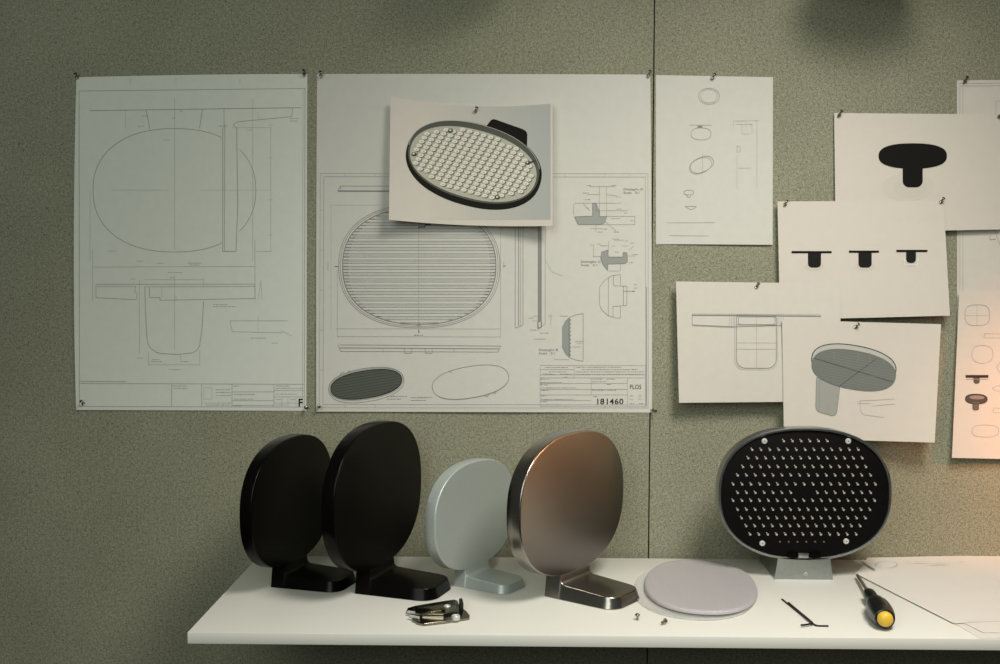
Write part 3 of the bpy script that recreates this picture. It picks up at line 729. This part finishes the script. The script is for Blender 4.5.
# the 100 lower LEDs (largest towards the front) are single parts, the others one part
idx = sorted(range(len(pts)), key=lambda i: pts[i][0].z)
own = set(idx[:100])
proto = None
rest = bmesh.new()
for i, (l, dim) in enumerate(pts):
    big = i in (pts.index(pts[i]),) and 0
    if i in own:
        if dim:
            bm = bmesh.new(); add_led(bm, Vector((0, 0, 0)), True, False); o = finish('led', bm, ledm, board, 60)
        elif proto is None:
            bm = bmesh.new(); add_led(bm, Vector((0, 0, 0)), False, False); proto = o = finish('led', bm, ledm, board, 60)
        else:
            o = proto.copy(); COL.objects.link(o); o.parent = board
        o.location = l
    else: add_led(rest, l, dim, False)
tag(finish('led', rest, ledm, board, 60), kind='stuff')
for (u, v) in ((764.3, 441), (848, 441), (762.2, 543.2), (846, 541.2)):
    w = on_y(u, v, LY + BD); l = Minv @ w
    bm = bmesh.new()
    M4 = Matrix.Translation(Vector((BD, l.y, l.z))) @ Matrix.Rotation(-math.pi / 2, 4, 'Y')
    lathe(bm, [(0, .0048), (.0015, .0048), (.0024, .0040), (.0026, .0030), (.0026, .0010), (.0018, .0009)], 18, M4)
    lathe(bm, [(.0019, .0009), (.00191, .0002)], 6, M4, 1)
    finish('screw', bm, [M['screw'], M['dark']], op, 30)
# latch notches and tab at the lower lip, screw on the foot
def local5(u, v, y=LY): return Minv @ on_y(u, v, y)
for u0, u1 in ((788, 797.5), (810, 821)):
    a = local5(u0, 557.6); b = local5(u1, 554.2)
    bm = bmesh.new(); box(bm, -.0006, .004, min(a.y, b.y), max(a.y, b.y), min(a.z, b.z), max(a.z, b.z))
    finish('latch_slot', bm, M['dark'], op, 0)['label'] = 'dark slot in the rim'
a = local5(798.3, 558); b = local5(808.6, 553.2)
bm = bmesh.new(); box(bm, -.0012, .004, min(a.y, b.y), max(a.y, b.y), min(a.z, b.z), max(a.z, b.z), bevel=.0005)
finish('latch_tab', bm, M['alu'], op, 30)
l = local5(805.8, 573.8)
bm = bmesh.new(); M4 = Matrix.Translation(Vector((0.0006, l.y, l.z))) @ Matrix.Rotation(-math.pi / 2, 4, 'Y')
lathe(bm, [(0, .0034), (.0012, .0034), (.0018, .0026), (.0018, .0014), (.0010, .0013)], 4, M4); lathe(bm, [(.0011, .0013), (.00111, .0001)], 6, M4, 1)
finish('screw', bm, [M['screw'], M['dark']], op, 0)

# ------------------------------------------------------------------ lenses on the shelf
def lens(name, cx, cy, th, a, b, prof, m, z, label, tiltx=0, tilty=0, n=2.25):
    bm = bmesh.new()
    rs = [[Vector((x, y, zz)) for x, y in sup(a - d, b - d, n, 120)] for zz, d in prof]
    rings(bm, rs)
    o = finish(name, bm, m, None, 40)
    o.location = (cx, cy, z); o.rotation_euler = (tiltx, tilty, th)
    return tag(o, label, 'lens', 'lamp lenses lying stacked on the shelf')
lens('lamp_lens', .2950, -.2120, 1.40, .147, .0955, [(0, .001), (.0005, 0), (.003, 0), (.0034, .0006), (.0034, .002), (.0026, .004), (.0026, .02)], M['clear'], Z0 + .0002,
     'clear plastic oval lens lying flat on the shelf under the lilac lens')
lens('lamp_lens', .3080, -.1990, 1.40, .146, .0895, [(0, .0008), (.0006, 0), (.0028, .0002), (.0046, .0010), (.0056, .0022), (.0060, .004), (.0062, .012)], M['diffuser'], Z0 + .0042,
     'lilac-grey ribbed oval lens lying on top of the clear one', .006, .0)

# ------------------------------------------------------------------ loose sheets on the shelf
def sheet(name, px, z, label, lift=None, drop=None):
    """px polygon of the sheet outline lying at height z"""
    pts = [on_z(u, v, Z0 + z) for u, v in px]
    bm = bmesh.new()
    top = [bm.verts.new(p) for p in pts]; f = bm.faces.new(top)
    if f.normal.z < 0: f.normal_flip()
    bmesh.ops.triangulate(bm, faces=[f])
    bmesh.ops.subdivide_edges(bm, edges=bm.edges[:], cuts=5, use_grid_fill=True)
    for v_ in bm.verts:
        if lift: v_.co.z += lift(v_.co)
    ret = bmesh.ops.solidify(bm, geom=bm.faces[:], thickness=.0004)
    return bm
def desk_line(bm, a, b, w, z, mi=1):
    A, B = on_z(*a, Z0 + z), on_z(*b, Z0 + z); d = (B - A).normalized(); n = Vector((-d.y, d.x, 0)) * w / 2
    vs = [bm.verts.new(q) for q in (A + n, A - n, B - n, B + n)]; f = bm.faces.new(vs); f.material_index = mi
def place(o, label, group='loose sheets spread on the shelf'):
    c = Vector((.75, -.2, Z0)); o.data.transform(Matrix.Translation(-c)); o.location = c
    return tag(o, label, 'paper sheet', group)
bm = sheet('loose_sheet', [(868, 572), (979.5, 638.1), (1045, 638.6), (1045, 560)], .0006, '')
place(finish('loose_sheet', bm, M['desk_paper'], None, 0), 'white sheet reaching the front edge of the shelf, bottom of the loose stack')
bm = sheet('loose_sheet', [(863, 574), (964, 622.8), (983, 632.4), (1045, 633), (1045, 560), (880, 560)], .0016, '')
place(finish('loose_sheet', bm, M['desk_paper'], None, 0), 'white sheet showing a narrow stepped front edge, middle of the loose stack')
def lf(co): return .003 * max(0, min(1, (co.y + .10) / .1)) * max(0, min(1, (co.x - .66) / .12))
bm = sheet('loose_sheet', [(856.2, 573.7), (954, 623.3), (964, 622.6), (1045, 619), (1050, 557.5), (867.6, 557.6)], .0024, '', lf)
for a, b, w in (((861.5, 561.6), (874.5, 569.6), .0042),):
    desk_line(bm, a, b, w, .0046)
el = [(886.5 + 11 * math.cos(t * .2618), 564.2 + 3.3 * math.sin(t * .2618)) for t in range(25)]
for a, b in zip(el, el[1:]): desk_line(bm, a, b, .0010, .0042, 2)
for x0, x1, y in ((906, 911, 561), (914, 930, 561.6), (930, 950, 563.6), (936, 946, 562.4), (958, 964, 561.4)): desk_line(bm, (x0, y), (x1, y + .3), .0016, .0075, 2)
desk_line(bm, (969, 621.2), (985, 619.8), .0008, .0032, 2)
place(finish('loose_sheet', bm, [M['desk_paper'], ink_mat(110), ink_mat(170)], None, 0), 'large white sheet with a faint oval sketch, on top of the loose stack')

# ------------------------------------------------------------------ small tools
# screwdriver
T = on_z(856.8, 574.6, Z0 + .0072); E_ = on_z(886.2, 620.6, Z0 + .0175)
T.z = Z0 + .0075
d = (E_ - T); Ld = d.length
sd = empty('screwdriver', (T + E_) / 2 - Vector((0, 0, .012)))
tag(sd, 'black-handled screwdriver with a yellow end cap lying beside the loose sheets', 'screwdriver')
MM = Matrix.Translation(-sd.location) @ axis_matrix(T, E_)
bm = bmesh.new()
lathe(bm, [(0, .0012), (.004, .0022), (.012, .0030), (Ld * .47, .0030)], 12, MM)
finish('shaft', bm, M['steel'], sd, 40)
fl = lambda z, t: -.07 * max(0, math.cos(6 * t)) ** 3 if z > Ld * .62 and z < Ld * .96 else 0
bm = bmesh.new()
lathe(bm, [(Ld * .45, .0055), (Ld * .455, .0085), (Ld * .48, .0098), (Ld * .55, .0099), (Ld * .575, .0080), (Ld * .63, .0080), (Ld * .655, .0120), (Ld * .71, .0160), (Ld * .78, .0176), (Ld * .87, .0175), (Ld * .93, .0160), (Ld * .965, .0138), (Ld * .97, .0110)], 48, MM, flute=fl)
finish('handle', bm, M['rubber'], sd, 40)
bm = bmesh.new()
lathe(bm, [(Ld * .96, .0112), (Ld * .975, .0111), (Ld * .99, .0095), (Ld * .998, .0070), (Ld * 1.002, .0030), (Ld * 1.003, .0003)], 24, MM)
finish('end_cap', bm, M['yellow'], sd, 60)

# hex keys
def hexkey(px, r, label, z):
    P = [on_z(u, v, Z0 + z) for u, v in px]
    a, b, c = P
    pts = [a]; n = 6; d1 = (a - b).normalized(); d2 = (c - b).normalized(); rr = .006
    for k in range(n + 1):
        t = k / n; q = b + d1 * rr * (1 - t) ** 2 + d2 * rr * t ** 2; pts.append(q)
    pts.append(c)
    o = b.copy(); bm = bmesh.new(); tube(bm, [q - o for q in pts], r, 6)
    ob = finish('hex_key', bm, M['blacksteel'], None, 30); ob.location = o
    tag(ob, label, 'hex key', 'hex keys on the shelf')
hexkey([(782.0, 599.2), (815.8, 625.8), (828.4, 626.0)], .00135, 'longer black hex key with its short arm pointing right', .00135)
hexkey([(788.4, 602.6), (813.6, 623.6), (801.0, 625.3)], .0014, 'shorter black hex key with its short arm pointing left', .0036)

# small screws
def small_screw(u, v, up_, label):
    c = on_z(u, v); bm = bmesh.new()
    M4 = Matrix.Identity(4) if up_ else Matrix.Translation((0, 0, .0034)) @ Matrix.Rotation(math.radians(72), 4, 'Y')
    lathe(bm, [(0, .0010), (.0006, .0018), (.0066, .0018), (.0068, .0036), (.0086, .0036), (.0098, .0028), (.0100, .0014), (.0090, .0013)], 12, M4)
    o = finish('screw', bm, M['chrome'], None, 30); o.location = c; o.rotation_euler.z = .5
    tag(o, label, 'screw', 'loose screws on the shelf')
small_screw(637.4, 620.3, True, 'tiny screw standing on its tip near the large metal lamp foot')
small_screw(661.2, 625.4, False, 'tiny screw lying on its side in front of the lilac lens')

# nickel latch plate
LC = on_z(436, 612); LCv = Vector((LC.x, LC.y, Z0))
lp = empty('latch_plate', LCv)
tag(lp, 'shiny nickel latch plate with two round studs lying in front of the taller black lamp', 'latch')
def lz(a, b, z): q = on_z(400 + a / 11.11, 585 + b / 11.11, Z0 + z); return (q.x - LCv.x, q.y - LCv.y)
bm = bmesh.new()
base = [lz(a, b, .003) for a, b in ((70, 300), (85, 262), (165, 238), (400, 200), (600, 168), (640, 180), (660, 250), (740, 298), (775, 345), (772, 368), (520, 408), (270, 438), (200, 425), (130, 385), (150, 350), (110, 345), (120, 318))]
prism(bm, base, .0002, .0042, bevel=.0006)
finish('base_plate', bm, M['chrome'], lp, 30)
bm = bmesh.new()
top = [lz(a, b, .009) for a, b in ((150, 250), (300, 210), (590, 165), (620, 185), (640, 270), (500, 300), (500, 268), (330, 292), (330, 305), (500, 306), (480, 320), (250, 318), (170, 300))]
prism(bm, top, .0042, .0085, bevel=.0006)
finish('slide_plate', bm, M['chrome'], lp, 30)
for (a, b, r) in ((525, 226, .0052), (620, 336, .0064)):
    x, y = lz(a, b, .010); bm = bmesh.new()
    lathe(bm, [(.0040, r), (.0092, r), (.0102, r * .85), (.0102, r * .62), (.0090, r * .55), (.0090, .0004)], 20, Matrix.Translation((x, y, 0)))
    finish('stud', bm, M['screw'], lp, 30)
bm = bmesh.new()
tb = [lz(a, b, .006) for a, b in ((655, 215), (690, 205), (705, 262), (672, 270))]
prism(bm, tb, .0002, .0150, bevel=.0008); finish('upright_tab', bm, M['blacksteel'], lp, 30)
bm = bmesh.new()
for (a0, b0, a1, b1) in ((90, 300, 165, 318), (110, 345, 210, 372)):
    x0, y0 = lz(a0, b0, .006); x1, y1 = lz(a1, b1, .006)
    tube(bm, [Vector((x0, y0, .0062)), Vector((x1, y1, .0070))], .0022, 10)
finish('fork_prong', bm, M['screw'], lp, 40)

# ------------------------------------------------------------------ unseen lamp-shaped disc added above the frame to throw soft dark wall patches
def shade_caster(x, z, sc, label):
    ov = empty('wall_lamp', (x, 0, z)); tag(ov, label, 'lamp')
    bm = bmesh.new()
    rings(bm, [[Vector((px, -.140 + y, zz)) for px, y in sup(.1435 * sc - d, .109 * sc - d, 2.37, 96)] for zz, d in ((0, .003), (.001, 0), (.027, 0), (.028, .002))])
    finish('lamp_head', bm, M['black'], ov, 30)
    bm = bmesh.new(); box(bm, -.046 * sc, .046 * sc, -.10, 0, .026, .09, bevel=.004); finish('foot', bm, M['black'], ov, 30)
shade_caster(.61, 1.785, .66, 'black oval shade caster added high on the wall above the silhouette prints, out of the picture')
shade_caster(-.05, 1.815, .6, 'black oval shade caster added high on the wall above the square drawing, out of the picture')

# ------------------------------------------------------------------ light
def area(name, loc, target, size, power, col, size_y=None):
    l = bpy.data.lights.new(name, 'AREA'); l.energy = power; l.color = col; l.size = size
    if size_y: l.shape = 'RECTANGLE'; l.size_y = size_y
    o = bpy.data.objects.new(name, l); COL.objects.link(o); o.location = loc
    o.rotation_euler = (Vector(target) - Vector(loc)).to_track_quat('-Z', 'Y').to_euler(); return o
def spot(name, loc, target, radius, power, col, angle, blend):
    l = bpy.data.lights.new(name, 'SPOT'); l.energy = power; l.color = col; l.shadow_soft_size = radius
    l.spot_size = math.radians(angle); l.spot_blend = blend
    o = bpy.data.objects.new(name, l); COL.objects.link(o); o.location = loc
    o.rotation_euler = (Vector(target) - Vector(loc)).to_track_quat('-Z', 'Y').to_euler(); return o
spot('ceiling_spot', (.62, -1.20, 2.30), (.34, -.16, .58), .30, 134, (1.0, .96, .90), 84, 1.0)
area('cool_fill', (-.55, -2.3, 1.9), (-.15, 0, .85), 1.2, 22, (.93, 1.0, .95))  # added soft cool fill that evens out the light on the left
spot('warm_reflection_spot', (1.30, -.22, 1.07), (.05, -.27, 1.01), .07, 24, (1.0, .46, .20), 20, .7)  # added narrow spot that gives the large metal lamp its orange reflection
spot('warm_desk_lamp', (1.34, -.42, 1.22), (1.10, 0, 1.03), .05, 30, (1.0, .42, .20), 66, 1.0)
w = bpy.data.worlds.new('world'); SC.world = w; w.use_nodes = True
w.node_tree.nodes['Background'].inputs['Color'].default_value = (.90, .95, .86, 1)
w.node_tree.nodes['Background'].inputs['Strength'].default_value = .055

vs = SC.view_settings
vs.view_transform = 'Standard'; vs.look = 'None'; vs.gamma = 1; vs.use_curve_mapping = False; vs.exposure = 0
